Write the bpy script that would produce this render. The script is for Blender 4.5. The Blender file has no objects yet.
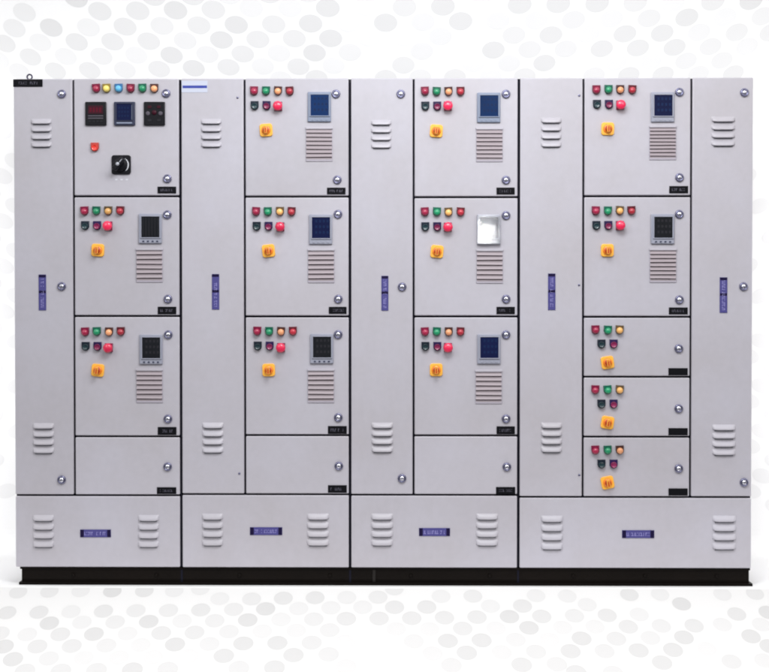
import bpy, bmesh, math, random
from mathutils import Vector, Matrix, Euler
random.seed(7)
sc = bpy.context.scene
COL = sc.collection
PI = math.pi

# ------------------------------------------------------------------ camera
FPX = 1560.0
CAM_LOC = Vector((0.0921475, -6.5131422, 1.172736))
CAM_ROT = Euler((1.5514126, 0.00011987, 0.01271229), 'XYZ')
cam = bpy.data.cameras.new('camera')
cam.sensor_width = 36.0
cam.lens = 36.0 * FPX / 769.0
cam.clip_start = 0.05
cam.clip_end = 100
camo = bpy.data.objects.new('camera', cam)
camo.location = CAM_LOC
camo.rotation_euler = CAM_ROT
COL.objects.link(camo)
sc.camera = camo
RM = CAM_ROT.to_matrix()


def P(px, py, y=0.0):
    """photo measurement -> real (x, z) on the vertical plane y"""
    d = RM @ Vector(((px - 384.5) / FPX, (336.0 - py) / FPX, -1.0))
    t = (y - CAM_LOC.y) / d.y
    p = CAM_LOC + d * t
    return p.x, p.z


# ------------------------------------------------------------------ materials
def mat(name, col, rough=0.5, metal=0.0, coat=0.0, spec=0.5, mottle=0.0, bump=0.0, bscale=60.0, emit=None, vary=0.0):
    m = bpy.data.materials.new(name)
    m.use_nodes = True
    nt = m.node_tree
    b = nt.nodes['Principled BSDF']
    b.inputs['Base Color'].default_value = (*col, 1)
    b.inputs['Roughness'].default_value = rough
    b.inputs['Metallic'].default_value = metal
    b.inputs['Specular IOR Level'].default_value = spec
    b.inputs['Coat Weight'].default_value = coat
    b.inputs['Coat Roughness'].default_value = 0.08
    tc = nt.nodes.new('ShaderNodeTexCoord')
    geo = nt.nodes.new('ShaderNodeNewGeometry')
    if mottle > 0:
        n = nt.nodes.new('ShaderNodeTexNoise')
        n.inputs['Scale'].default_value = 2.3
        n.inputs['Detail'].default_value = 6
        n.inputs['Roughness'].default_value = 0.6
        nt.links.new(geo.outputs['Position'], n.inputs['Vector'])
        cr = nt.nodes.new('ShaderNodeValToRGB')
        e = cr.color_ramp.elements
        e[0].position = 0.32
        e[1].position = 0.68
        lo = [c * (1 - mottle) for c in col]
        hi = [min(1, c * (1 + mottle)) for c in col]
        e[0].color = (lo[0] * 1.01, lo[1], lo[2] * 0.985, 1)
        e[1].color = (hi[0] * 0.99, hi[1], hi[2] * 1.02, 1)
        nt.links.new(n.outputs['Fac'], cr.inputs['Fac'])
        # fine dust on top of the broad unevenness
        n3 = nt.nodes.new('ShaderNodeTexNoise')
        n3.inputs['Scale'].default_value = 38
        n3.inputs['Detail'].default_value = 8
        nt.links.new(geo.outputs['Position'], n3.inputs['Vector'])
        mx = nt.nodes.new('ShaderNodeMix')
        mx.data_type = 'RGBA'
        mx.blend_type = 'MULTIPLY'
        mx.inputs['Factor'].default_value = 0.10
        nt.links.new(cr.outputs['Color'], mx.inputs[6])
        nt.links.new(n3.outputs['Fac'], mx.inputs[7])
        nt.links.new(mx.outputs[2], b.inputs['Base Color'])
        rr = nt.nodes.new('ShaderNodeMapRange')
        rr.inputs['To Min'].default_value = rough * 0.85
        rr.inputs['To Max'].default_value = rough * 1.2
        nt.links.new(n3.outputs['Fac'], rr.inputs['Value'])
        nt.links.new(rr.outputs['Result'], b.inputs['Roughness'])
    if vary > 0:
        # every sheet and every lens is a little different from its neighbour
        oi = nt.nodes.new('ShaderNodeObjectInfo')
        mr = nt.nodes.new('ShaderNodeMapRange')
        mr.inputs['To Min'].default_value = 1 - vary
        mr.inputs['To Max'].default_value = 1 + vary
        nt.links.new(oi.outputs['Random'], mr.inputs['Value'])
        hs = nt.nodes.new('ShaderNodeHueSaturation')
        hs.inputs['Color'].default_value = (*col, 1)
        nt.links.new(mr.outputs['Result'], hs.inputs['Value'])
        if b.inputs['Base Color'].is_linked:
            nt.links.new(b.inputs['Base Color'].links[0].from_socket, hs.inputs['Color'])
        nt.links.new(hs.outputs['Color'], b.inputs['Base Color'])
    if bump > 0:
        n2 = nt.nodes.new('ShaderNodeTexNoise')
        n2.inputs['Scale'].default_value = bscale
        n2.inputs['Detail'].default_value = 3
        nt.links.new(geo.outputs['Position'], n2.inputs['Vector'])
        bp = nt.nodes.new('ShaderNodeBump')
        bp.inputs['Strength'].default_value = bump
        bp.inputs['Distance'].default_value = 0.01
        nt.links.new(n2.outputs['Fac'], bp.inputs['Height'])
        nt.links.new(bp.outputs['Normal'], b.inputs['Normal'])
    if emit:
        b.inputs['Emission Color'].default_value = (*emit[0], 1)
        b.inputs['Emission Strength'].default_value = emit[1]
    return m


M = dict(
    paint=mat('grey_powder_coat', (0.476, 0.458, 0.504), 0.40, mottle=0.055, bump=0.09, bscale=9, vary=0.035),
    gasket=mat('black_rubber_gasket', (0.008, 0.008, 0.016), 0.7, spec=0.1),
    plinth=mat('black_plinth_paint', (0.0042, 0.0026, 0.0018), 0.5, spec=0.10, mottle=0.3, bump=0.1),
    seam=mat('plinth_joint_plate', (0.012, 0.010, 0.009), 0.35, spec=.3),
    dark=mat('dark_recess', (0.02, 0.02, 0.025), 0.7),
    slot=mat('louvre_slot_shade', (0.19, 0.19, 0.22), 0.6),  # shade under the gills, set as a flat grey
    chrome=mat('chrome_lock', (0.78, 0.78, 0.86), 0.25, metal=1.0),
    steel=mat('dark_steel', (0.20, 0.20, 0.30), 0.28, metal=0.95),
    key=mat('lock_keyway', (0.03, 0.03, 0.07), 0.4, metal=0.3),
    black=mat('black_plastic', (0.006, 0.006, 0.009), 0.35, spec=0.2),
    blackplate=mat('black_engraved_plate', (0.004, 0.004, 0.006), 0.6, spec=0.1),
    mark=mat('engraved_mark', (0.10, 0.095, 0.13), 0.6),
    blue=mat('blue_label', (0.072, 0.066, 0.225), 0.5, spec=0.15),
    bluecap=mat('blue_label_dark_end', (0.008, 0.004, 0.035), 0.5, spec=0.15),
    bluemark=mat('pale_label_lettering', (0.30, 0.28, 0.58), 0.5),
    paper=mat('pale_sticker', (0.50, 0.53, 0.64), 0.5),
    stripe=mat('blue_stripe', (0.015, 0.035, 0.30), 0.5),
    bez_grey=mat('meter_bezel_grey', (0.30, 0.31, 0.38), 0.4),
    bez_blue=mat('meter_bezel_blue_grey', (0.215, 0.25, 0.34), 0.4),
    bez_dark=mat('meter_bezel_dark', (0.035, 0.04, 0.075), 0.4, spec=.25),
    scr_blue=mat('screen_blue', (0.004, 0.024, 0.095), 0.3, spec=0.12, mottle=.25),
    scr_navy=mat('screen_navy', (0.005, 0.009, 0.048), 0.3, spec=0.12, mottle=.25),
    scr_black=mat('screen_black', (0.010, 0.011, 0.014), 0.35, spec=0.12, mottle=.25),
    seg=mat('screen_segments', (0.008, 0.020, 0.070), 0.4, spec=.1),
    seggrey=mat('screen_grid_grey', (0.022, 0.022, 0.027), 0.5, spec=.1),
    glass=mat('clear_meter_cover', (0.95, 0.95, 0.97), 0.085, bump=0.022, bscale=14),
    redscr=mat('dark_red_display', (0.040, 0.005, 0.013), 0.35, spec=.15),
    greybar=mat('grey_meter_bar', (0.085, 0.075, 0.095), 0.5, spec=.2),
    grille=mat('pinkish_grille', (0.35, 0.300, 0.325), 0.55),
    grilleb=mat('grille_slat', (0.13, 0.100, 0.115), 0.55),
    grillef=mat('grille_frame', (0.42, 0.39, 0.45), 0.5),
    amber=mat('amber_plate', (0.95, 0.48, 0.055), 0.4, coat=0.1),
    orange=mat('orange_switch_dial', (0.90, 0.24, 0.015), 0.4, coat=0.1),
    knob=mat('orange_red_knob', (0.50, 0.055, 0.006), 0.35, coat=0.2),
    redled=mat('dim_red_digits', (0.10, 0.006, 0.018), 0.5, spec=.1),
    eye=mat('dark_lifting_steel', (0.05, 0.045, 0.085), 0.4, metal=.6),
    white=mat('white_mark', (0.62, 0.63, 0.68), 0.5),
    silver=mat('switch_dial_silver', (0.40, 0.41, 0.46), 0.35, metal=0.4),
)
M['glass'].node_tree.nodes['Principled BSDF'].inputs['Transmission Weight'].default_value = 1.0
LC = {
    'red': ((0.16, 0.006, 0.035), (0.34, 0.014, 0.058)),
    'crimson': ((0.10, 0.010, 0.018), (0.45, 0.025, 0.045)),
    'green': ((0.006, 0.10, 0.060), (0.012, 0.27, 0.12)),
    'amber': ((0.10, 0.065, 0.03), (0.85, 0.45, 0.14)),
    'peach': ((0.06, 0.022, 0.018), (0.82, 0.36, 0.17)),
    'yellow': ((0.22, 0.16, 0.03), (0.83, 0.66, 0.16)),
    'cyan': ((0.035, 0.13, 0.28), (0.10, 0.42, 0.70)),
    'darkgreen': ((0.008, 0.014, 0.026), (0.010, 0.035, 0.045)),
    'purple': ((0.018, 0.008, 0.060), (0.22, 0.012, 0.075)),
    'mushroom': ((0.25, 0.012, 0.06), (0.78, 0.022, 0.085)),
    'orangered': ((0.40, 0.05, 0.04), (0.72, 0.045, 0.03)),
}
for k, (a, b_) in LC.items():
    M['b_' + k] = mat(k + '_holder', a, 0.4, spec=0.25, vary=0.15)
    M['l_' + k] = mat(k + '_lens', b_, 0.28, coat=0.35, vary=0.16)


# ------------------------------------------------------------------ mesh helper
class MB:
    def __init__(s):
        s.bm = bmesh.new()
        s.mats = []

    def mi(s, m):
        if m not in s.mats:
            s.mats.append(m)
        return s.mats.index(m)

    def faces(s, vs, fs, m, smooth=False):
        i = s.mi(m)
        v = [s.bm.verts.new(p) for p in vs]
        out = []
        for f in fs:
            try:
                ff = s.bm.faces.new([v[k] for k in f])
                ff.material_index = i
                ff.smooth = smooth
                out.append(ff)
            except ValueError:
                pass
        return v, out

    def box(s, x0, x1, y0, y1, z0, z1, m, bev=0.0, seg=2, front=None):
        vs = [(x0, y0, z0), (x1, y0, z0), (x1, y1, z0), (x0, y1, z0), (x0, y0, z1), (x1, y0, z1), (x1, y1, z1), (x0, y1, z1)]
        fs = [(0, 3, 2, 1), (4, 5, 6, 7), (0, 1, 5, 4), (1, 2, 6, 5), (2, 3, 7, 6), (3, 0, 4, 7)]
        v, f = s.faces(vs, fs, m)
        if front is not None:
            f[2].material_index = s.mi(front)
        if bev > 0:
            es = list({e for q in f for e in q.edges})
            r = bmesh.ops.bevel(s.bm, geom=es, offset=bev, segments=seg, profile=0.5, affect='EDGES')
            for q in r['faces']:
                q.smooth = True

    def prism(s, pts, y0, y1, m, bev=0.0):
        """outline in (x,z), extruded from y1 (back) to y0 (front)"""
        n = len(pts)
        vs = [(x, y0, z) for x, z in pts] + [(x, y1, z) for x, z in pts]
        fs = [tuple(range(n)), tuple(range(2 * n - 1, n - 1, -1))] + [(i, i + n, (i + 1) % n + n, (i + 1) % n) for i in range(n)]
        v, f = s.faces(vs, fs, m)
        bmesh.ops.recalc_face_normals(s.bm, faces=f)
        if bev > 0:
            es = [e for e in f[0].edges]
            r = bmesh.ops.bevel(s.bm, geom=es, offset=bev, segments=2, profile=0.5, affect='EDGES')
            for q in r['faces']:
                q.smooth = True

    def lathe(s, prof, m, n=28, cx=0, cz=0):
        """prof: list of (r, y) from outside-back to centre-front, spun about the y axis"""
        vs, fs = [], []
        for r, y in prof:
            for k in range(n):
                a = 2 * PI * k / n
                vs.append((cx + r * math.cos(a), y, cz + r * math.sin(a)))
        for j in range(len(prof) - 1):
            for k in range(n):
                k2 = (k + 1) % n
                fs.append((j * n + k, j * n + k2, (j + 1) * n + k2, (j + 1) * n + k))
        fs.append(tuple((len(prof) - 1) * n + k for k in range(n)))
        v, f = s.faces(vs, fs, m, smooth=True)
        bmesh.ops.recalc_face_normals(s.bm, faces=f)

    def disc(s, pts3, m):
        s.faces(pts3, [tuple(range(len(pts3)))], m)

    def mesh(s, name):
        me = bpy.data.meshes.new(name)
        s.bm.to_mesh(me)
        s.bm.free()
        for m in s.mats:
            me.materials.append(m)
        return me


def link(name, me, parent=None, loc=(0, 0, 0), label=None):
    o = bpy.data.objects.new(name, me)
    COL.objects.link(o)
    o.location = loc
    if parent is not None:
        o.parent = parent
    if label:
        o['label'] = label
    return o


CACHE = {}


def cached(key, fn):
    if key not in CACHE:
        CACHE[key] = fn()
    return CACHE[key]


# ------------------------------------------------------------------ device meshes (origin on the door face, y=0, out is -y)
def lamp_mesh(kind):
    mb = MB()
    b_, l = M['b_' + kind], M['l_' + kind]
    w, h = 0.0165, 0.0185
    pts = [(-w, h), (w, h)]
    for k in range(0, 13):
        a = -PI * k / 12
        pts.append((w * math.cos(a), -0.002 + w * math.sin(a) * 1.0))
    mb.prism(pts[::-1], -0.012, 0.0, b_, bev=0.002)
    mb.lathe([(0.0135, -0.010), (0.0132, -0.018), (0.0115, -0.0225), (0.008, -0.0255), (0.004, -0.0268), (0.001, -0.027)], l, cz=-0.003)
    return mb.mesh('indicator_lamp')


def button_mesh(kind):
    mb = MB()
    b_, l = M['b_' + kind], M['l_' + kind]
    w, h = 0.0165, 0.0185
    pts = [(-w, h), (w, h)]
    for k in range(0, 13):
        a = -PI * k / 12
        pts.append((w * math.cos(a), -0.002 + w * math.sin(a)))
    mb.prism(pts[::-1], -0.011, 0.0, b_, bev=0.002)
    mb.lathe([(0.0125, -0.010), (0.0125, -0.017), (0.0110, -0.0185), (0.0105, -0.0165), (0.0095, -0.0155), (0.002, -0.0150)], l, cz=-0.003)
    return mb.mesh('push_button')


def mushroom_mesh():
    mb = MB()
    mb.prism([(-.0165, .0185), (.0165, .0185), (.0165, -.0185), (-.0165, -.0185)], -0.010, 0.0, M['b_mushroom'], bev=0.002)
    mb.lathe([(0.010, -0.010), (0.010, -0.022), (0.0185, -0.025), (0.020, -0.029), (0.0185, -0.034), (0.012, -0.038), (0.005, -0.0395), (0.001, -0.04)], M['l_mushroom'], cz=-0.001)
    return mb.mesh('push_button')


def lock_mesh():
    mb = MB()
    mb.lathe([(0.0178, 0.0), (0.0182, -0.003), (0.0172, -0.0075), (0.0145, -0.0105), (0.0118, -0.0095), (0.0108, -0.006)], M['steel'], n=32)
    mb.lathe([(0.0107, -0.005), (0.0104, -0.0085), (0.008, -0.0108), (0.004, -0.0122), (0.001, -0.0125)], M['chrome'], n=24)
    mb.box(-0.0012, 0.0012, -0.0128, -0.0105, -0.0065, 0.0065, M['key'])
    return mb.mesh('lock')


def rotary_mesh():
    mb = MB()
    r = 0.0265
    pts = []
    for cx, cz, a0 in ((1, 1, 0), (-1, 1, 90), (-1, -1, 180), (1, -1, 270)):
        for k in range(6):
            a = math.radians(a0 + 18 * k)
            pts.append((cx * (r - .011) + .011 * math.cos(a), cz * (r - .011) + .011 * math.sin(a)))
    mb.prism(pts, -0.008, 0.0, M['amber'], bev=0.002)
    mb.lathe([(0.0195, -0.008), (0.0185, -0.013), (0.0165, -0.015), (0.002, -0.015)], M['orange'])
    mb.lathe([(0.0130, -0.015), (0.0128, -0.024), (0.0115, -0.026), (0.002, -0.0262)], M['knob'])
    mb.box(-0.0062, 0.0062, -0.040, -0.024, -0.0165, 0.0155, M['knob'], bev=0.0025)
    mb.box(-0.0012, 0.0012, -0.0403, -0.0398, .006, .0135, M['amber'])
    return mb.mesh('rotary_switch')


def louvre_mesh(w, n, pitch):
    """a set of n pressed gills, bulging out and open at the lower edge; origin top left"""
    mb = MB()
    hh = pitch * 0.66
    nu, nv = 20, 7
    for i in range(n):
        zt = -i * pitch - 0.002
        ww = w
        vs, fs = [], []
        for a in range(nu + 1):
            u = a / nu
            t = abs(2 * u - 1)
            env = (1 - t ** 5) ** 0.6 if t < 1 else 0.0
            for b in range(nv + 1):
                v = b / nv
                out = 0.0115 * env * math.sin(v * PI / 2) ** 0.9
                drop = hh * (0.70 + 0.30 * env)
                vs.append((u * ww, -0.0006 - out, zt - v * drop))
            # lip turned back to the sheet
            vs.append((u * ww, -0.0006 - 0.010 * env, zt - hh * (0.70 + 0.30 * env) - 0.0008))
        m_ = nv + 2
        for a in range(nu):
            for b in range(nv + 1):
                fs.append((a * m_ + b, a * m_ + b + 1, (a + 1) * m_ + b + 1, (a + 1) * m_ + b))
        mb.faces(vs, fs, M['paint'], smooth=True)
        # grey strip: shade of the slot under the lip, put in as colour
        mb.box(0.10 * ww, 0.90 * ww, -0.0012, 0.0, zt - hh * 1.28, zt - hh * 0.9, M['slot'])
    return mb.mesh('vent_louvre')


def plate_marks(mb, x0, x1, z0, z1, y, m, seed, vertical=False):
    """tiny strokes where the engraved lettering stands (too small to read in the photo)"""
    rnd = random.Random(seed)
    if not vertical:
        x = x0
        h = z1 - z0
        while x < x1 - 0.004:
            w = rnd.uniform(0.003, 0.0055)
            if rnd.random() < 0.85:
                st = h * 0.22
                k = rnd.randint(0, 3)
                if k in (0, 1):
                    mb.box(x, x + w * .35, y - .0004, y, z0, z1, m)
                if k in (1, 2):
                    mb.box(x + w * .35, x + w * .9, y - .0004, y, z1 - st, z1, m)
                if k in (0, 2, 3):
                    mb.box(x + w * .36, x + w * .9, y - .0004, y, z0, z0 + st, m)
                if k == 3:
                    mb.box(x + w * .55, x + w * .85, y - .0004, y, z0 + st, z1, m)
            x += w + 0.0016
    else:
        z = z0
        h = x1 - x0
        while z < z1 - 0.004:
            w = rnd.uniform(0.003, 0.0055)
            if rnd.random() < 0.85:
                k = rnd.randint(0, 2)
                st = h * 0.25
                if k != 2:
                    mb.box(x0, x1, y - .0004, y, z, z + w * .35, m)
                if k != 1:
                    mb.box(x0, x0 + st, y - .0004, y, z + w * .36, z + w * .9, m)
                if k != 0:
                    mb.box(x1 - st, x1, y - .0004, y, z + w * .36, z + w * .9, m)
            z += w + 0.0016


def black_plate(w, h, seed, strength=True):
    mb = MB()
    mb.box(-w / 2, w / 2, -0.003, 0, -h / 2, h / 2, M['blackplate'], bev=0.0008)
    if strength:
        plate_marks(mb, -w * .36, w * .36, -h * .17, h * .17, -0.003, M['mark'], seed)
    return mb.mesh('nameplate')


def blue_plate(w, h, seed, vertical=False):
    mb = MB()
    mb.box(-w / 2, w / 2, -0.003, 0, -h / 2, h / 2, M['blue'], bev=0.0008)
    if vertical:
        plate_marks(mb, -w * .20, w * .20, -h * .42, h * .42, -0.003, M['bluemark'], seed, True)
        mb.box(-w / 2 + .001, w / 2 - .001, -0.0034, -0.003, h * .42, h / 2 - .001, M['bluecap'])
        mb.box(-w / 2 + .001, w / 2 - .001, -0.0034, -0.003, -h * .02, h * .05, M['bluecap'])
    else:
        mb.box(-w / 2 + .001, -w / 2 + w * .12, -0.0034, -0.003, -h / 2 + .001, h / 2 - .001, M['bluecap'])
        mb.box(w / 2 - w * .12, w / 2 - .001, -0.0034, -0.003, -h / 2 + .001, h / 2 - .001, M['bluecap'])
        plate_marks(mb, -w * .36, w * .36, -h * .24, h * .20, -0.003, M['bluemark'], seed)
    return mb.mesh('nameplate')


def frame(mb, x0, x1, z0, z1, t, tb, y0, y1, m):
    mb.box(x0, x1, y0, y1, z1 - t, z1, m, bev=.0012)
    mb.box(x0, x1, y0, y1, z0, z0 + tb, m, bev=.0012)
    mb.box(x0, x0 + t, y0 + .0002, y1, z0 + tb - .001, z1 - t + .001, m)
    mb.box(x1 - t, x1, y0 + .0002, y1, z0 + tb - .001, z1 - t + .001, m)


def meter_mesh(kind):
    w, h = 0.097, 0.124
    bez, scr, seg = {
        'blue': (M['bez_blue'], M['scr_blue'], M['seg']),
        'navy': (M['bez_grey'], M['scr_navy'], M['seg']),
        'black': (M['bez_grey'], M['scr_black'], M['seggrey']),
        'grid': (M['bez_grey'], M['scr_black'], M['seggrey']),
        'glare': (M['bez_grey'], M['scr_navy'], M['seg']),
    }[kind]
    mb = MB()
    mb.box(-w / 2, w / 2, -0.010, 0, -h / 2, h / 2, bez, bev=0.003)
    # raised inner bezel and recessed screen
    sx0, sx1, sz0, sz1 = -w * .37, w * .41, -h * .30, h * .40
    frame(mb, sx0 - .004, sx1 + .004, sz0 - .004, sz1 + .004, .004, .004, -0.015, -0.0095, bez)
    mb.box(sx0, sx1, -0.0125, -0.0105, sz0, sz1, scr)
    sw, sh = sx1 - sx0, sz1 - sz0
    if kind == 'grid':
        for i in range(6):
            x = sx0 + sw * (i + .5) / 6
            mb.box(x - .0013, x + .0013, -0.0130, -0.0126, sz0 + .006, sz1 - .004, seg)
    else:
        for r in range(3):
            z = sz1 - sh * (0.24 + 0.27 * r)
            for i in range(4):
                x = sx0 + sw * (0.18 + .21 * i)
                mb.box(x, x + sw * .11, -0.0130, -0.0126, z, z + sh * .12, seg)
    # keys below the screen
    for i in range(4):
        x = -w * .34 + i * w * .2
        mb.box(x, x + w * .10, -0.012, -0.0102, -h * .46, -h * .40, M['bez_dark'] if kind in ('grid', 'black') else bez, bev=.0008)
    if kind == 'glare':
        # clear cover over the whole face: added to mirror the flash
        mb.box(-w * .49, w * .49, -0.0195, -0.0160, -h * .49, h * .49, M['glass'], bev=.0008)
    return mb.mesh('panel_meter')


def square_meter(kind):
    w, h = 0.088, 0.098
    mb = MB()
    bz = M['bez_dark'] if kind == 'mid' else M['black']
    mb.box(-w / 2, w / 2, -0.012, 0, -h / 2, h / 2, bz, bev=0.003)
    if kind == 'left':
        mb.box(-w * .36, w * .36, -0.0135, -0.0118, -h * .02, h * .34, M['redscr'], bev=.0008)
        for z in (-h * .10, -h * .20):
            mb.box(-w * .36, w * .36, -0.0132, -0.0118, z - .0022, z + .0022, M['greybar'])
        for i in range(4):
            x = -w * .32 + i * w * .18
            mb.box(x, x + w * .1, -.0145, -.0118, -h * .38, -h * .31, M['seggrey'], bev=.0008)
        for i in range(4):
            x = -w * .28 + i * w * .15
            mb.box(x, x + w * .09, -.0140, -.0136, h * .06, h * .25, M['redled'])
    elif kind == 'mid':
        frame(mb, -w * .40, w * .40, -h * .32, h * .44, .003, .003, -.016, -.0115, M['bez_dark'])
        mb.box(-w * .37, w * .33, -0.0135, -0.0118, -h * .28, h * .40, M['scr_navy'])
        for r in range(3):
            for i in range(4):
                mb.box(-w * .28 + i * w * .14, -w * .28 + i * w * .14 + w * .06, -.0140, -.0136, -h * .14 + r * h * .17, -h * .06 + r * h * .17, M['seg'])
        mb.box(-w * .38, w * .38, -0.0145, -0.0118, -h * .44, -h * .36, M['bez_blue'], bev=.001)
        mb.box(w * .345, w * .37, -0.0143, -0.0118, -h * .26, h * .36, M['bez_blue'])
    else:
        mb.lathe([(0.010, -.012), (0.010, -.015), (.008, -.017), (.002, -.0175)], M['redscr'], n=20, cz=.004)
        for sx in (-1, 1):
            mb.lathe([(0.009, -.012), (0.009, -.0145), (.007, -.016), (.002, -.016)], M['greybar'], n=20, cx=sx * w * .30, cz=.0)
            mb.box(sx * w * .22 - .008, sx * w * .22 + .008, -.0140, -.0118, h * .22, h * .34, M['redscr'], bev=.0008)
            mb.box(sx * w * .22 - .008, sx * w * .22 + .008, -.0140, -.0118, -h * .34, -h * .24, M['seggrey'], bev=.0008)
    return mb.mesh('panel_meter')


def isolator_mesh():
    mb = MB()
    r = .040
    pts = []
    for cx, cz, a0 in ((1, 1, 0), (-1, 1, 90), (-1, -1, 180), (1, -1, 270)):
        for k in range(4):
            a = math.radians(a0 + 30 * k)
            pts.append((cx * (r - .010) + .010 * math.cos(a), cz * (r - .010) + .010 * math.sin(a)))
    mb.prism(pts, -0.008, 0.0, M['black'], bev=.002)
    # silver arc on the right of the dial
    vs, fs = [], []
    N = 20
    for k in range(N + 1):
        a = math.radians(-50 + 105 * k / N)
        tw = .0024 * math.sin(PI * k / N) + .0006
        for rr in (.0325 - tw, .0325 + tw):
            vs.append((rr * math.cos(a) - .002, -.0092, rr * math.sin(a) - .001))
    for k in range(N):
        fs.append((2 * k, 2 * k + 1, 2 * k + 3, 2 * k + 2))
    mb.faces(vs, fs, M['white'])
    mb.lathe([(.0290, -.008), (.0285, -.020), (.0265, -.0235), (.020, -.0245), (.002, -.025)], M['black'], cx=-.004)
    R = Matrix.Rotation(math.radians(40), 4, 'Y')
    before = set(mb.bm.verts)
    mb.box(-.0115, .0115, -.056, -.023, -.031, .031, M['black'], bev=.005, seg=3)
    mb.box(-.0016, .0016, -.0566, -.0558, .008, .025, M['silver'])
    bmesh.ops.transform(mb.bm, matrix=Matrix.Translation((-.004, 0, 0)) @ R, verts=[v for v in mb.bm.verts if v not in before])
    mb.lathe([(.0075, -.055), (.0075, -.0575), (.005, -.0585), (.001, -.0588)], M['silver'], n=18, cx=-.006, cz=-.001)
    return mb.mesh('isolator_handle')


def grille_mesh(nsl, seed):
    w, h = 0.111, 0.140
    rnd = random.Random(seed)
    mb = MB()
    mb.box(-w / 2, w / 2, -0.004, 0, -h / 2, h / 2, M['grillef'], bev=0.0015)
    mb.box(-w / 2 + .003, w / 2 - .003, -0.0048, -0.0038, -h / 2 + .008, h / 2 - .003, M['grille'])
    # protruding top rail
    mb.box(-w / 2 - .001, w / 2 + .001, -0.010, -0.0035, h / 2 - .007, h / 2 + .003, M['paint'], bev=.002)
    p = (h - .022) / nsl
    for i in range(nsl):
        z = h / 2 - .010 - p * (i + .5)
        tilt = rnd.uniform(-.0012, .0012)
        # each slat: sloped blade, upper edge back, lower edge forward
        x0, x1 = -w / 2 + .002, w / 2 - .002
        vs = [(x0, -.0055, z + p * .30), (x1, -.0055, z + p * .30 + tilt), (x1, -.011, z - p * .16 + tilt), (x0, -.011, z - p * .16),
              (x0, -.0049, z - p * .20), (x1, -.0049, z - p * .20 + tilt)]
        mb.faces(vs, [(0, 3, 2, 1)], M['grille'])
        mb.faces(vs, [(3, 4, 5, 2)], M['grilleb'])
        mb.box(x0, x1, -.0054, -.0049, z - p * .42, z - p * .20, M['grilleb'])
    return mb.mesh('vent_grille')


# ------------------------------------------------------------------ the control panel
W = 3.08
ZB = 0.075            # plinth height
ZT = ZB + 2.0453      # top of the cabinet
X_L, X_R = -W / 2, W / 2
DEPTH = 0.50
V = {k: P(px, 290)[0] for k, px in dict(A1=73.9, AB=180.6, B1=244.8, BC=349.9, C1=413.6, CD=518.7, D1=583.2, DE=690.9).items()}

root = bpy.data.objects.new('control_panel', None)
COL.objects.link(root)
root['label'] = 'long light grey electrical control panel cabinet with many doors standing on a black plinth'
root['category'] = 'electrical panel'
root.empty_display_size = 0.2


def prt(name, mb, loc=(0, 0, 0), label=None, parent=root):
    return link(name, mb.mesh(name), parent, loc, label)


# plinth: a channel section with protruding flanges
mb = MB()
px0, px1 = P(21.0, 575)[0], P(749.6, 578)[0]
mb.box(px0, px1, 0.014, DEPTH - .02, 0.010, ZB - .008, M['plinth'])
mb.box(px0 - .006, px1 + .004, 0.008, DEPTH - .016, ZB - .009, ZB - .001, M['plinth'], bev=.001)
mb.box(px0 - .010, px1 + .014, 0.004, DEPTH - .012, 0.0, 0.011, M['plinth'], bev=.001)
for x in (V['AB'], V['BC'], V['CD']):
    mb.box(x - .004, x + .004, .0115, .016, .0115, ZB - .0095, M['gasket'])
xj = P(374, 573)[0]
mb.box(xj - .007, xj + .007, .0105, .0138, .0125, ZB - .010, M['seam'], bev=.001)
for x in (-1.3, -.95, -.6, -.22, .12, .45, .8, 1.1, 1.4):
    mb.lathe([(.008, .014), (.008, .009), (.006, .007), (.001, .0068)], M['plinth'], n=6, cx=x, cz=.040)
prt('plinth', mb)

# four cabinet sections (shells)
secs = [(X_L, V['AB']), (V['AB'], V['BC']), (V['BC'], V['CD']), (V['CD'], X_R)]
for i, (a, b) in enumerate(secs):
    mb = MB()
    e0 = .0015 if i else .0
    e1 = .0015 if i < 3 else .0
    mb.box(a + e0, b - e1, 0.0215, DEPTH, ZB, ZT - .0015, M['paint'], front=M['gasket'])
    # rubber strip proud of the front frame in the joint between sections
    if i < 3:
        mb.box(b - .0025, b + .0013, 0.008, 0.0213, ZB + .002, ZT - .004, M['gasket'])
    prt('cabinet_section', mb)


def screw_mesh():
    mb = MB()
    mb.lathe([(.0048, 0), (.0048, -.002), (.003, -.0035), (.001, -.0036)], M['steel'], n=14)
    return mb.mesh('screw')


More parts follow.
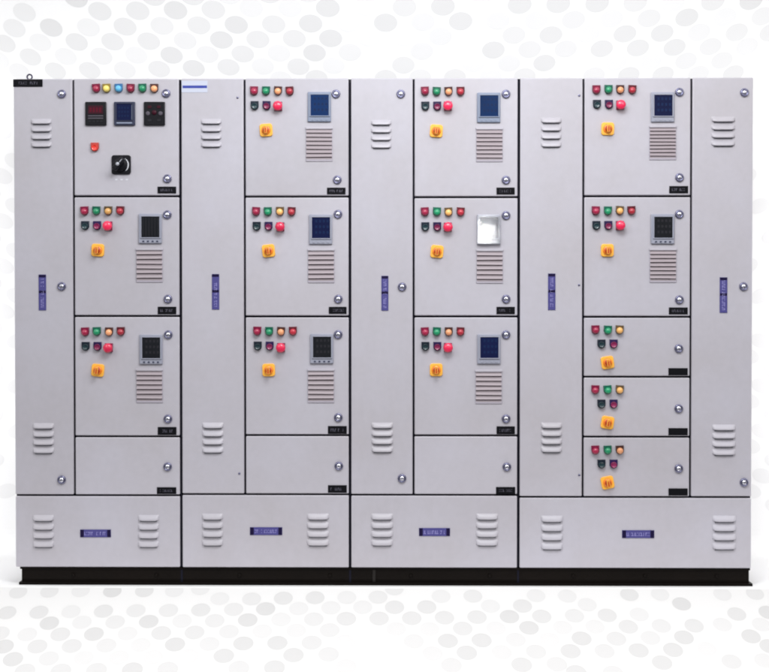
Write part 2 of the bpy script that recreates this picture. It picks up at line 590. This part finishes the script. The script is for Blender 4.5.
class Door:
    def __init__(s, name, x0, x1, z0, z1, label=None, gl=.004, gr=.004, gt=.004, gb=.004):
        x0 += gl; x1 -= gr; z0 += gb; z1 -= gt
        s.cx, s.cz = (x0 + x1) / 2, (z0 + z1) / 2
        w, h = x1 - x0, z1 - z0
        mb = MB()
        mb.box(-w / 2, w / 2, 0, .0205, -h / 2, h / 2, M['paint'], bev=.0042, seg=3)
        # shallow folded stiffening crease a little inside the edge
        dy = random.uniform(-.0006, .0006)
        s.o = link(name, mb.mesh(name), root, (s.cx, dy, s.cz), label)
        s.o.rotation_euler = (random.uniform(-.0012, .0012), 0, random.uniform(-.0012, .0012))

    def add(s, name, me, px, py, label=None, dx=0, dz=0, y=0.0):
        x, z = P(px, py)
        return link(name, me, s.o, (x + dx - s.cx, y, z + dz - s.cz), label)

    def lock(s, px, py, rot=0):
        o = s.add('lock', cached('lock', lock_mesh), px, py)
        o.rotation_euler = (0, rot, 0)

    def louvre(s, px0, px1, py0, py1):
        w = P(px1, py0)[0] - P(px0, py0)[0]
        h = P(px0, py0)[1] - P(px0, py1)[1]
        key = ('lv', round(w, 3), round(h, 3))
        s.add('vent_louvre', cached(key, lambda: louvre_mesh(w, 4, h / 4)), px0, py0)

    def plate(s, px0, px1, py0, py1, seed, strength=True):
        w = P(px1, py0)[0] - P(px0, py0)[0]
        h = P(px0, py0)[1] - P(px0, py1)[1]
        s.add('nameplate', black_plate(w, h, seed, strength), (px0 + px1) / 2, (py0 + py1) / 2, 'small black nameplate')

    def blue(s, px0, px1, py0, py1, seed, vertical=False):
        w = P(px1, py0)[0] - P(px0, py0)[0]
        h = P(px0, py0)[1] - P(px0, py1)[1]
        s.add('nameplate', blue_plate(w, h, seed, vertical), (px0 + px1) / 2, (py0 + py1) / 2,
              'upright blue label strip' if vertical else 'blue label with dark ends')

    def lamp(s, kind, px, py):
        o = s.add('indicator_lamp', cached(('lamp', kind), lambda: lamp_mesh(kind)), px, py, {'crimson': 'dark red', 'peach': 'peach orange', 'cyan': 'light blue'}.get(kind, kind) + ' indicator lamp', dx=random.uniform(-.0008, .0008), dz=random.uniform(-.0008, .0008))
        o.rotation_euler = (random.uniform(-.05, .05), random.uniform(-.07, .07), random.uniform(-.05, .05))

    def button(s, kind, px, py):
        s.add('push_button', cached(('btn', kind), lambda: button_mesh(kind)), px, py, {'darkgreen': 'dark green push button', 'purple': 'dark purple red push button', 'orangered': 'orange red push button'}[kind])

    def mushroom(s, px, py):
        s.add('push_button', cached('mush', mushroom_mesh), px, py, 'bright red mushroom push button')

    def rotary(s, px, py, rot=0):
        o = s.add('rotary_switch', cached('rot', rotary_mesh), px, py, 'yellow rotary switch with orange red knob')
        o.rotation_euler = (0, rot, 0)


def zline(px, py):
    return P(px, py)[1]


G = .0052   # half gap at section joints
g = .0038   # half gap inside a section
Z0 = {'A': zline(127, 495.4), 'B': zline(265, 494.4), 'C': zline(435, 495.0), 'D': zline(637, 497.2)}
ZTOP = ZT

# ---- tall narrow doors
dA = Door('tall_door', X_L, V['A1'], Z0['A'], ZTOP, 'leftmost tall narrow door with black plate at its top', gl=0, gr=g, gt=0, gb=g)
for yy, r in ((94, .6), (286.3, -.2), (479.7, .3)):
    dA.lock(61.8, yy, r)
dA.louvre(31, 51.5, 118.3, 149)
dA.louvre(33, 54, 422.5, 455)
dA.blue(38.8, 46.2, 274.5, 310.3, 1, True)
dA.plate(13.2, 42.6, 79.3, 86.8, 2)

dB = Door('tall_door', V['AB'], V['B1'], Z0['B'], ZTOP, 'tall narrow door with blue striped sticker at its top', gl=G, gr=g, gt=0, gb=g)
dB.louvre(201, 221.5, 118.3, 149)
dB.louvre(202.3, 223.3, 422, 454.5)
dB.blue(212, 219.3, 274, 309.5, 3, True)
sw_ = MB()
sw_.box(-.054, .054, -.0012, 0, -.024, .024, M['paper'])
sw_.box(-.050, .052, -.0016, -.0012, -.0065, .0045, M['stripe'])
dB.add('sticker', sw_.mesh('sticker'), 194.6, 86.6, 'pale sticker with a dark blue stripe')
for x, y in ((237.6, 97.6), (239.4, 473.5)):
    dB.add('screw', cached('screw', screw_mesh), x, y)

dC = Door('tall_door', V['BC'], V['C1'], Z0['C'], ZTOP, 'tall narrow middle door with three locks', gl=G, gr=g, gt=0, gb=g)
for x, yy, r in ((400.8, 94, -.5), (402.1, 286.8, .3), (402.0, 478.3, 0)):
    dC.lock(x, yy, r)
dC.louvre(371, 391.5, 119.3, 150)
dC.louvre(371.5, 393, 422, 454)
dC.blue(381.4, 388.4, 275.8, 310.6, 4, True)

dD = Door('tall_door', V['CD'], V['D1'], Z0['D'], ZTOP, 'tall narrow door without locks right of centre', gl=G, gr=g, gt=0, gb=g)
dD.louvre(541, 561.5, 117, 149)
dD.louvre(541, 562, 422, 454)
dD.blue(548, 555.4, 273.5, 310, 5, True)
for x, y in ((579.2, 95.5), (579.0, 285), (579.2, 475)):
    dD.add('screw', cached('screw', screw_mesh), x, y)

dE = Door('tall_door', V['DE'], X_R, Z0['D'], ZTOP, 'rightmost tall narrow door with three locks near its right edge', gl=g, gr=0, gt=0, gb=g)
for x, yy, r in ((744.3, 92.6, .2), (743.4, 286.5, -.4), (744, 482.3, .6)):
    dE.lock(x, yy, r)
dE.louvre(711.3, 735, 116, 148)
dE.louvre(712.3, 735.5, 424, 457)
dE.blue(719.6, 727.2, 277.3, 312.8, 6, True)


# ---- compartment doors
def std_row(d, xs, ys, red=(0, 0), rowi=0):
    """four lamps, two buttons and the mushroom button, the yellow switch below"""
    kinds = ['red', 'green', 'peach' if rowi != 1 else 'amber', 'crimson']
    for k, kd in enumerate(kinds):
        d.lamp(kd, xs + 11.85 * k, ys)
    d.button('darkgreen', xs + .5, ys + 14.7)
    d.button('purple', xs + 12.4, ys + 14.7)
    d.mushroom(xs + 23.6 + red[0], ys + 15 + red[1])


LINES = {'A': (196.3, 316.1, 436.5), 'B': (196.6, 316.5, 435.3), 'C': (197.2, 316.5, 435.6)}
COLS = {
    # col: left line, right line, first lamp x per row, meter centre x, grille centre x, lock x top, lock x bottom, plate x0,x1
    'A': ('A1', 'AB'), 'B': ('B1', 'BC'), 'C': ('C1', 'CD'), 'D': ('D1', 'DE')}
names = {'A': 'first', 'B': 'second', 'C': 'third', 'D': 'fourth'}
rname = ['top', 'second', 'third', 'bottom']


def comp(c, z0, z1, top=False, label=None):
    a, b = COLS[c]
    return Door('compartment_door', V[a], V[b], z0, z1, label, gl=g, gr=(G if c != 'D' else g), gt=(0 if top else g), gb=g)


def xmid(c):
    return {'A': 127, 'B': 297, 'C': 466, 'D': 637}[c]


def std_comp(c, row, ytop, ybot, lampx, lampy, rot_xy, meter, mx, my, grl, gx, gy, nsl, lk1, lk2, pl, red=(0, 0), seed=0):
    z1 = ZTOP if row == 0 else zline(xmid(c), ytop)
    d = comp(c, zline(xmid(c), ybot), z1, row == 0, '%s door in the %s column of compartments, with meter and grille' % (rname[row], names[c]))
    std_row(d, lampx, lampy, red, row)
    d.rotary(rot_xy[0], rot_xy[1], random.uniform(-.12, .12))
    d.add('panel_meter', cached(('meter', meter), lambda: meter_mesh(meter)), mx, my,
          {'blue': 'meter with a blue screen', 'navy': 'meter with a navy screen', 'black': 'meter with a black screen', 'grid': 'meter with a dark gridded screen', 'glare': 'meter with its screen washed out by glare'}[meter])
    d.add('vent_grille', cached(('gr', nsl, seed), lambda: grille_mesh(nsl, seed)), gx, gy)
    d.lock(lk1[0], lk1[1], random.uniform(-.8, .8))
    d.lock(lk2[0], lk2[1], random.uniform(-.8, .8))
    d.plate(pl[0], pl[1], pl[2], pl[3], seed + 20)
    return d


# column A
d = comp('A', zline(127, LINES['A'][0]), ZTOP, True, 'door with three square meters, six lamps and a black handle')
for k, (kd, x) in enumerate((('red', 96.4), ('yellow', 106.9), ('cyan', 119.1), ('red', 131), ('green', 142.7), ('peach', 154.4))):
    d.lamp(kd, x, 88.4)
for kd, x in (('left', 96.2), ('mid', 124.9), ('right', 154.7)):
    d.add('panel_meter', square_meter(kd), x, 113.8, {'left': 'square black meter with dark red display', 'mid': 'square meter with navy screen', 'right': 'square black meter with small knobs'}[kd])
d.button('orangered', 95.1, 147.2)
mi = MB()
for k in range(-1, 2):
    mi.box(k * .022 - .005, k * .022 + .005, -.0008, 0, -.003, .003, M['white'])
d.add('isolator_handle', isolator_mesh(), 121.4, 164.8, 'black rotary isolator handle')
d.add('dial_marks', mi.mesh('dial_marks'), 121.6, 179.6)
d.lock(166.2, 93.5, .5)
d.lock(167.4, 178.7, -.3)
d.plate(157.6, 176.2, 186.6, 193.4, 31)

std_comp('A', 1, LINES['A'][0], LINES['A'][1], 84.9, 210.9, (98, 250.2), 'grid', 150.4, 228.6, 0, 149.6, 265.5, 6, (167.3, 214.7), (168, 299), (157.8, 176.3, 306.7, 314.2), seed=2)
std_comp('A', 2, LINES['A'][1], LINES['A'][2], 85.4, 331.6, (98, 370.2), 'black', 151.2, 349.3, 0, 149.6, 386, 6, (168.3, 334.6), (168, 418.8), (157.8, 176.5, 427, 435), red=(0, 1), seed=3)
d = comp('A', Z0['A'], zline(127, LINES['A'][2]), label='blank bottom door of the first column of compartments')
d.lock(167.7, 466.6, .3)
d.plate(157, 176.3, 487.2, 494, 33)
# column B
std_comp('B', 0, 78, LINES['B'][0], 254.3, 91, (266.2, 130.2), 'blue', 319.4, 107, 0, 319.2, 144.5, 7, (336, 94), (337.3, 179.8), (327, 345.6, 187.6, 194.3), red=(.3, .3), seed=4)
std_comp('B', 1, LINES['B'][0], LINES['B'][1], 256.3, 211.6, (268.6, 250.8), 'navy', 320.7, 229.4, 0, 321.2, 266, 6, (338, 214.2), (338.3, 299), (328.8, 346.6, 306.8, 313.8), red=(.6, .2), seed=5)
std_comp('B', 2, LINES['B'][1], LINES['B'][2], 257.4, 331.2, (268.8, 370), 'black', 321.8, 348.6, 0, 321, 386, 6, (338.2, 334.4), (338.3, 417.4), (328, 346.8, 426, 434), red=(.2, 1.2), seed=6)
d = comp('B', Z0['B'], zline(297, LINES['B'][2]), label='blank bottom door of the second column of compartments')
d.lock(338.8, 465.9, -.3)
d.plate(328, 346.8, 485.2, 492.8, 34)
# column C
std_comp('C', 0, 78, LINES['C'][0], 424.8, 91.5, (436.3, 131), 'blue', 488.6, 107.7, 0, 489.4, 145, 7, (506, 94), (506, 180), (496.5, 514.7, 187.5, 194.5), red=(-.6, -.4), seed=7)
std_comp('C', 1, LINES['C'][0], LINES['C'][1], 424.8, 212, (437, 251.5), 'glare', 488.6, 229.6, 0, 489.6, 266.5, 6, (506, 215.4), (506, 299), (496.5, 514.8, 306.8, 314), red=(-.6, 0), seed=8)
std_comp('C', 2, LINES['C'][1], LINES['C'][2], 424.9, 331.6, (436.2, 369.8), 'navy', 488.8, 349, 0, 488.6, 387, 6, (506, 334.6), (506, 418.7), (496.5, 514.8, 426.3, 434.3), red=(-.6, .7), seed=9)
d = comp('C', Z0['C'], zline(466, LINES['C'][2]), label='blank bottom door of the third column of compartments')
d.lock(506.8, 466.8, .6)
d.plate(496, 515.2, 487, 494, 35)
# column D
LD = (196.2, 316.9, 376.9, 436.9)
std_comp('D', 0, 78, LD[0], 596.3, 89.8, (607.6, 128.9), 'navy', 662.4, 107.2, 0, 662.6, 143, 8, (679.4, 92.2), (679.4, 177.5), (669.2, 688, 186, 193.3), red=(.2, .3), seed=10)
std_comp('D', 1, LD[0], LD[1], 595.7, 210.8, (607.2, 250.4), 'black', 662.4, 229, 0, 662.8, 265.7, 7, (679.2, 214.2), (679.2, 299.7), (668.8, 687.6, 307.4, 314.3), red=(.4, -.3), seed=11)
for k, (yt, yb) in enumerate(((LD[1], LD[2]), (LD[2], LD[3]), (LD[3], 497.2))):
    z0 = Z0['D'] if k == 2 else zline(637, yb)
    d = comp('D', z0, zline(637, yt), label='%s of the three short doors in the fourth column' % ('top', 'middle', 'bottom')[k])
    for kd, x in (('red', 595.3), ('green', 607.6), ('amber' if k < 2 else 'peach', 619.5)):
        d.lamp(kd, x, yt + 12.9)
    d.button('darkgreen', 601.3, yt + 27)
    d.button('purple', 613.4, yt + 27)
    d.rotary(607.4, yt + 45.6, random.uniform(-.2, .2))
    d.lock(678.6, yt + 31.6, random.uniform(-.6, .6))
    d.plate(668.4, 687.6, yb - 8.8, yb - 1.6, 40 + k, False)

# ---- base covers
bc = [('A', X_L, V['AB'], 0, G, 'leftmost base cover', ((33, 54), (138, 159)), (514.3, 549), (80.3, 111, 529.5, 537.2)),
      ('B', V['AB'], V['BC'], G, G, 'second base cover from the left', ((202, 223), (307, 329)), (513, 547.5), (250, 282.3, 527.2, 535)),
      ('C', V['BC'], V['CD'], G, G, 'third base cover from the left', ((371, 393), (476, 498)), (513, 547.5), (419, 450, 528, 536)),
      ('D', V['CD'], X_R, G, 0, 'widest base cover, at the right end', ((541, 563), (712.5, 736)), (515, 551.5), (622, 654.2, 530.2, 538))]
for c, a, b, gl, gr, lab, lvs, (ly0, ly1), pl in bc:
    d = Door('base_cover', a, b, ZB + .001, Z0[c], lab, gl=gl, gr=gr, gt=g, gb=0)
    for (l0, l1) in lvs:
        d.louvre(l0, l1, ly0, ly1)
    d.blue(*pl, 50 + ord(c))

# ---- lifting eye on the roof
mb = MB()
mb.lathe([(.014, .0), (.014, -.003), (.006, -.0035)], M['eye'], n=20)
bmesh.ops.transform(mb.bm, matrix=Matrix.Rotation(PI / 2, 4, 'X') @ Matrix.Identity(4), verts=mb.bm.verts)
for v in mb.bm.verts:
    v.co.z = abs(v.co.z)
vs, fs = [], []
N, K = 24, 10
for i in range(N):
    a = 2 * PI * i / N
    for j in range(K):
        b = 2 * PI * j / K
        r = .0105 + .0034 * math.cos(b)
        vs.append((r * math.cos(a), .0034 * math.sin(b), .0165 + r * math.sin(a)))
for i in range(N):
    for j in range(K):
        fs.append((i * K + j, ((i + 1) % N) * K + j, ((i + 1) % N) * K + (j + 1) % K, i * K + (j + 1) % K))
mb.faces(vs, fs, M['eye'], smooth=True)
ex, ez = P(29.6, 76, .05)
prt('lifting_eye', mb, (ex, .05, ZT - .0015))

# ------------------------------------------------------------------ printed backdrop, draped down a wall, over the platform and down its front
PAPER = mat('white_backdrop_paper', (0.77, 0.77, 0.77), 0.9, spec=0.1)
DOTS = [mat('printed_dot_%s' % n, (v, v, v * 1.002), 0.9, spec=0.1) for n, v in (('faint', .705), ('pale', .68), ('soft', .655), ('grey', .622))]
YW = 0.80      # wall plane
YR = -0.03     # riser plane
RISE = 0.62
XW = 5.0
prof = [(YW, 4.2)]
RC = .12
for k in range(9):
    a = PI / 2 * k / 8
    prof.append((YW - RC + RC * math.cos(a), RC - RC * math.sin(a)))
rc = .006
for k in range(5):
    a = PI / 2 * k / 4
    prof.append((YR + rc - rc * math.sin(a), -rc + rc * math.cos(a)))
prof.append((YR, -RISE + .05))
for k in range(7):
    a = PI / 2 * k / 6
    prof.append((YR - .05 + .05 * math.cos(a), -RISE + .05 - .05 * math.sin(a)))
prof.append((-.45, -RISE))
mb = MB()
vs, fs = [], []
for y, z in prof:
    vs += [(-XW, y, z), (XW, y, z)]
for i in range(len(prof) - 1):
    fs.append((2 * i, 2 * i + 1, 2 * i + 3, 2 * i + 2))
_, ff = mb.faces(vs, fs, PAPER, smooth=False)
bmesh.ops.recalc_face_normals(mb.bm, faces=ff)


PLACED = []


def dot(px, py, sh, a=None, b=None, ang=None, y=YW, xz=None):
    """one printed oval; size follows the print"""
    if py < 336:
        t = (px - 400) / 385.0
        a_, b_, g_ = 12.2 - py * .014, 9.6 - py * .016 - .9 * abs(t), math.radians(27 * -t)
    else:
        t = (px - 400) / 385.0
        q = (py - 590) / 80.0
        a_, b_, g_ = 9.4 + 1.3 * q, 6.4 + 1.2 * q - .5 * abs(t), math.radians(16 * -t * (1 if t > 0 else .9))
        if t > -.15 and t < .25:
            g_ = math.radians(-4)
        g_ = math.radians(-16 * t - 3)
        if t < 0:
            g_ = math.radians(-17 * t - 2)
    if a:
        a_, b_ = a, b
    pts = []
    for k in range(26):
        th = 2 * PI * k / 26
        u, v = a_ * math.cos(th), b_ * math.sin(th)
        # image y is down: positive g_ turns anticlockwise on the print (matches the photo: left side leans down to the right)
        c, s_ = math.cos(-g_), math.sin(-g_)
        du, dv = u * c - v * s_, u * s_ + v * c
        if py < 336:
            du, dv = u * math.cos(g_) - v * math.sin(g_), u * math.sin(g_) + v * math.cos(g_)
        pts.append(P(px + du, py + dv, y))
    if y == YW and min(p[1] for p in pts) < RC + .02:
        return
    if y == YR and (max(p[1] for p in pts) > -rc - .002):
        pts = [(x, min(z, -rc - .001)) for x, z in pts]
        zs = [z for _, z in pts]
        if max(zs) - min(zs) < .004:
            return
    # two prints never overlap
    cx_, cz_ = sum(p[0] for p in pts) / len(pts), sum(p[1] for p in pts) / len(pts)
    rad = [(p[0] - cx_, p[1] - cz_) for p in pts]
    for (yy_, ox_, oz_, orad) in PLACED:
        if yy_ != y or abs(ox_ - cx_) > .14 or abs(oz_ - cz_) > .12:
            continue
        dd = Vector((ox_ - cx_, oz_ - cz_))
        L_ = dd.length
        if L_ < 1e-6:
            return
        dd /= L_
        e1 = max(q[0] * dd.x + q[1] * dd.y for q in rad)
        e2 = max(-q[0] * dd.x - q[1] * dd.y for q in orad)
        if e1 + e2 > L_ * 1.0:
            return
    PLACED.append((y, cx_, cz_, rad))
    mb.disc([(x, y - .0006, z) for x, z in pts], DOTS[sh - 1])


S = 3.845
T = {}
T[(0, 0)] = [(94, 47, 2), (145, 2, 2), (292, -8, 4), (384, 43, 3), (530, 41, 3), (590, -14, 3), (675, 39, 4), (740, -16, 3), (55, 108, 2), (197, 106, 4), (340, 105, 1), (481, 102, 3), (623, 99, 2), (765, 97, 3), (18, 167, 3), (155, 163, 1), (295, 161, 3), (433, 160, 3), (572, 158, 3), (712, 156, 2), (117, 219, 3), (253, 217, 1), (390, 216, 2), (524, 212, 1), (660, 212, 4), (-5, 230, 1), (75, 275, 2), (213, 272, 3), (345, 270, 3), (480, 268, 2), (612, 265, 3), (745, 262, 4), (15, 10, 1)]
T[(190, 0)] = [(90, 37, 3), (10, -18, 3), (235, 30, 1), (305, -24, 3), (385, 30, 1), (530, 30, 4), (455, -28, 2), (150, -20, 1), (675, 25, 1), (36, 97, 3), (178, 95, 4), (322, 93, 3), (464, 90, 4), (608, 88, 1), (752, 87, 4), (0, 160, 1), (121, 153, 4), (261, 151, 3), (401, 148, 3), (541, 147, 4), (687, 145, 1), (67, 209, 2), (203, 207, 3), (342, 204, 1), (479, 203, 4), (615, 201, 2), (148, 258, 3), (280, 255, 1), (417, 256, 3), (552, 252, 1), (85, 305, 2), (487, 300, 3), (350, 305, 1)]
T[(380, 0)] = [(94, 27, 3), (242, 24, 4), (387, 22, 1), (537, 18, 4), (685, 15, 4), (165, 84, 2), (310, 81, 4), (454, 80, 2), (600, 78, 2), (744, 76, 3), (92, 143, 1), (232, 140, 2), (515, 135, 3), (657, 134, 4), (161, 197, 2), (436, 192, 4), (575, 190, 3), (714, 188, 3), (90, 250, 3), (360, 245, 1), (496, 244, 2), (632, 242, 4), (760, 240, 1), (22, 300, 3), (155, 298, 2), (288, 297, 3), (425, 295, 1), (556, 293, 3), (692, 290, 1)]
T[(569, 0)] = [(108, 12, 4), (255, 10, 3), (400, 12, 1), (553, 5, 3), (700, 2, 4), (18, 74, 3), (163, 72, 2), (308, 70, 3), (453, 67, 4), (600, 65, 1), (745, 62, 2), (73, 131, 2), (215, 130, 4), (358, 127, 4), (500, 124, 2), (645, 124, 3), (775, 125, 3), (-8, 190, 3), (126, 187, 4), (265, 184, 4), (406, 182, 4), (544, 179, 3), (685, 178, 2), (40, 240, 1), (178, 240, 2), (314, 236, 2), (450, 234, 3), (588, 232, 3), (725, 235, 1), (96, 290, 3), (230, 288, 4), (362, 286, 4), (498, 284, 3), (632, 282, 4), (760, 280, 3)]
Bm = {}
Bm[(0, 580)] = [(70, 47, 2), (190, 44, 2), (310, 42, 1), (432, 43, 4), (555, 42, 3), (670, 42, 1), (5, 78, 4), (108, 84, 2), (232, 82, 3), (354, 80, 4), (478, 78, 1), (600, 76, 3), (723, 76, 4), (27, 126, 3), (150, 124, 3), (273, 122, 1), (398, 120, 3), (523, 118, 2), (648, 117, 2), (772, 115, 3), (62, 167, 3), (190, 166, 4), (315, 163, 1), (443, 162, 2), (572, 160, 4), (700, 158, 1), (105, 210, 1), (232, 209, 3), (361, 208, 4), (490, 206, 1), (620, 204, 3), (748, 202, 3), (0, 205, 2), (15, 256, 4), (144, 256, 3), (276, 254, 3), (409, 252, 2), (541, 250, 1), (673, 248, 4), (50, 305, 4), (188, 302, 2), (322, 300, 1), (457, 298, 1), (588, 297, 1), (725, 293, 1), (96, 350, 3), (234, 350, 3), (371, 347, 3), (509, 345, 4), (645, 343, 3), (770, 335, 1)]
Bm[(190, 580)] = [(115, 72, 1), (237, 73, 2), (359, 70, 3), (481, 68, 3), (603, 67, 1), (723, 66, 2), (425, 36, 3), (545, 35, 1), (40, 34, 1), (43, 115, 3), (168, 113, 2), (291, 111, 4), (418, 110, 1), (542, 107, 1), (664, 105, 1), (95, 157, 2), (222, 154, 4), (350, 152, 1), (476, 151, 2), (601, 149, 3), (727, 148, 3), (150, 199, 2), (278, 197, 1), (408, 195, 1), (537, 193, 2), (75, 246, 2), (205, 244, 4), (336, 242, 4), (468, 241, 3), (597, 238, 1), (5, 292, 1), (130, 292, 4), (398, 289, 4), (533, 286, 3), (668, 283, 1), (265, 290, 1), (52, 340, 2), (188, 339, 3), (325, 337, 4), (462, 335, 1), (600, 333, 2), (735, 330, 1), (770, 283, 2)]
Bm[(380, 580)] = [(55, 34, 2), (115, 64, 1), (235, 63, 1), (357, 62, 2), (600, 60, 1), (720, 62, 1), (56, 105, 3), (180, 104, 3), (425, 101, 1), (548, 100, 3), (-2, 148, 3), (122, 147, 3), (248, 145, 3), (373, 143, 3), (498, 141, 4), (622, 140, 3), (748, 138, 2), (62, 189, 1), (190, 189, 1), (318, 187, 3), (446, 186, 1), (573, 184, 4), (702, 183, 1), (130, 236, 2), (261, 234, 4), (391, 232, 4), (522, 230, 2), (652, 229, 1), (775, 225, 4), (67, 284, 2), (202, 283, 2), (334, 280, 4), (468, 278, 2), (600, 276, 3), (733, 274, 4), (15, 328, 1), (140, 330, 1), (275, 328, 3), (545, 326, 4), (680, 324, 3), (345, 362, 2), (755, 356, 4)]
Bm[(569, 580)] = [(232, 56, 3), (350, 55, 1), (590, 55, 1), (715, 52, 2), (70, 95, 1), (190, 94, 2), (313, 93, 4), (433, 92, 4), (555, 90, 3), (678, 88, 3), (147, 136, 3), (270, 133, 1), (395, 132, 1), (645, 131, 3), (765, 125, 4), (100, 180, 1), (228, 180, 3), (355, 177, 2), (481, 176, 3), (740, 172, 1), (590, 172, 1), (53, 228, 3), (182, 226, 3), (313, 223, 2), (442, 221, 4), (573, 217, 1), (700, 217, 4), (137, 274, 3), (268, 271, 4), (400, 269, 4), (530, 265, 1), (770, 255, 4), (88, 322, 4), (358, 318, 4), (492, 315, 1), (625, 314, 3), (750, 310, 2), (30, 362, 3), (170, 358, 3), (308, 357, 3), (445, 356, 2), (580, 352, 2)]
seen = []
for (tbl, y) in ((T, YW), (Bm, YR)):
    for (ox, oy), L in tbl.items():
        for (x, yy, sh) in L:
            px, py = ox + x / S, oy + yy / S
            if any(abs(px - a) < 9 and abs(py - b) < 6 for a, b in seen):
                continue
            seen.append((px, py))
            dot(px, py, sh, y=y)
# the print carries on where the cabinet covers it and beyond the photograph's edges
rnd = random.Random(3)
for r in range(-22, 60):
    for c in range(-40, 60):
        py = -4 + 15.0 * r
        px = 37.2 * c + (r * 25) % 37.2
        if not (-700 < px < 1500) or py > 600:
            continue
        inframe = -14 < px < 783
        sh = rnd.choice((1, 1, 2, 2, 3, 3, 4))
        if inframe and -16 < py < 84:
            continue
        if 84 <= py < 590 and (px < 20 or px > 745) and inframe:
            sh = 1
        if any(abs(px - a) < 15 and abs(py - b) < 12 for a, b in seen):
            continue
        t = max(-1.0, min(1.0, (px - 400) / 385.0))
        dot(px, min(py, 335.9) if py < 336 else py, sh, y=YW, a=10.8, b=7.2)
for r in range(0, 20):
    for c in range(-40, 60):
        py = 592 + 11.5 * r
        px = 34.5 * c + (r * 23) % 34.5
        if not (-700 < px < 1500):
            continue
        if -14 < px < 783 and py < 680:
            continue
        x, z = P(px, py, YR)
        if z < -RISE + .07:
            continue
        dot(px, py, rnd.choice((1, 1, 2, 2, 3, 3, 4)), y=YR)
o = link('backdrop', mb.mesh('backdrop'))
o['kind'] = 'structure'

fl = MB()
fl.box(-9, 9, -12, 3, -RISE - .1, -RISE - .004, mat('unseen_floor_grey', (0.10, 0.10, 0.105), 0.6, mottle=.15, bump=.1))  # unseen dark floor, added to keep bounce light off the lower panel
o = link('floor', fl.mesh('floor'))
o['kind'] = 'structure'

# ------------------------------------------------------------------ light
w = bpy.data.worlds.new('World')
sc.world = w
w.use_nodes = True
nt = w.node_tree
bg = nt.nodes['Background']
tc = nt.nodes.new('ShaderNodeTexCoord')
sp = nt.nodes.new('ShaderNodeSeparateXYZ')
cr = nt.nodes.new('ShaderNodeValToRGB')
mp = nt.nodes.new('ShaderNodeMapRange')
mp.inputs['From Min'].default_value = -1
nt.links.new(tc.outputs['Generated'], sp.inputs[0])
nt.links.new(sp.outputs['Z'], mp.inputs['Value'])
nt.links.new(mp.outputs['Result'], cr.inputs['Fac'])
e = cr.color_ramp.elements
e[0].position = .45
e[0].color = (.30, .30, .31, 1)
e[1].position = .85
e[1].color = (1.0, 1.0, 1.0, 1)
nt.links.new(cr.outputs['Color'], bg.inputs['Color'])
bg.inputs['Strength'].default_value = 0.9


def area(name, loc, target, sx, sy, power, col=(1, 1, 1), spread=180):
    l = bpy.data.lights.new(name, 'AREA')
    l.shape = 'RECTANGLE'
    l.size, l.size_y = sx, sy
    l.energy = power
    l.color = col
    l.spread = math.radians(spread)
    o = bpy.data.objects.new(name, l)
    o.location = loc
    o.rotation_euler = (Vector(target) - Vector(loc)).to_track_quat('-Z', 'Y').to_euler()
    COL.objects.link(o)


area('softbox_key', (0.25, -2.3, 3.3), (0.1, 0, 1.5), 1.6, 1.0, 74, (.965, .985, 1))
area('fill_right', (3.0, -3.6, 3.6), (0.9, 0, 1.4), 2.0, 2.0, 55, (1, .955, .935))  # added lamp out of view, fills the wall right of the cabinet
area('fill_left', (-3.2, -4.0, 3.6), (-0.6, 0, 1.4), 2.0, 2.0, 50)  # added lamp out of view, fills the wall left of the cabinet
area('backdrop_wash', (0, 0.15, 3.9), (0, YW, 2.1), 5.5, 0.25, 5)  # added strip lamp above the view, lifts the wall to white
area('platform_wash', (0, -0.85, -0.50), (0, YR, -0.20), 5.4, 0.10, 8, (1, .975, .96), spread=110)  # added strip lamp below the view, lifts the riser to white
# added, unseen flash, close by the camera; its glare shows in one meter's cover
gx_, gz_ = P(484.2, 232.8, -.019)
kx = (6.513 + 6.0) / 6.494
area('glare_lamp', (0.0921 + (gx_ - 0.0921) * kx, -6.0, 1.1727 + (gz_ - 1.1727) * kx), (gx_, 0, gz_), 0.10, 0.14, 5)
for sx in (-1, 1):
    area('side_wash', (sx * 2.6, 0.12, 1.0), (sx * 1.68, YW, .9), 0.2, 2.4, 14 if sx < 0 else 13, spread=140)  # added lamps either side, brighten the wall margins

sc.view_settings.view_transform = 'Standard'
sc.view_settings.look = 'None'
sc.view_settings.exposure = 0
sc.view_settings.gamma = 1
sc.render.engine = 'CYCLES'
sc.cycles.filter_width = 2.0
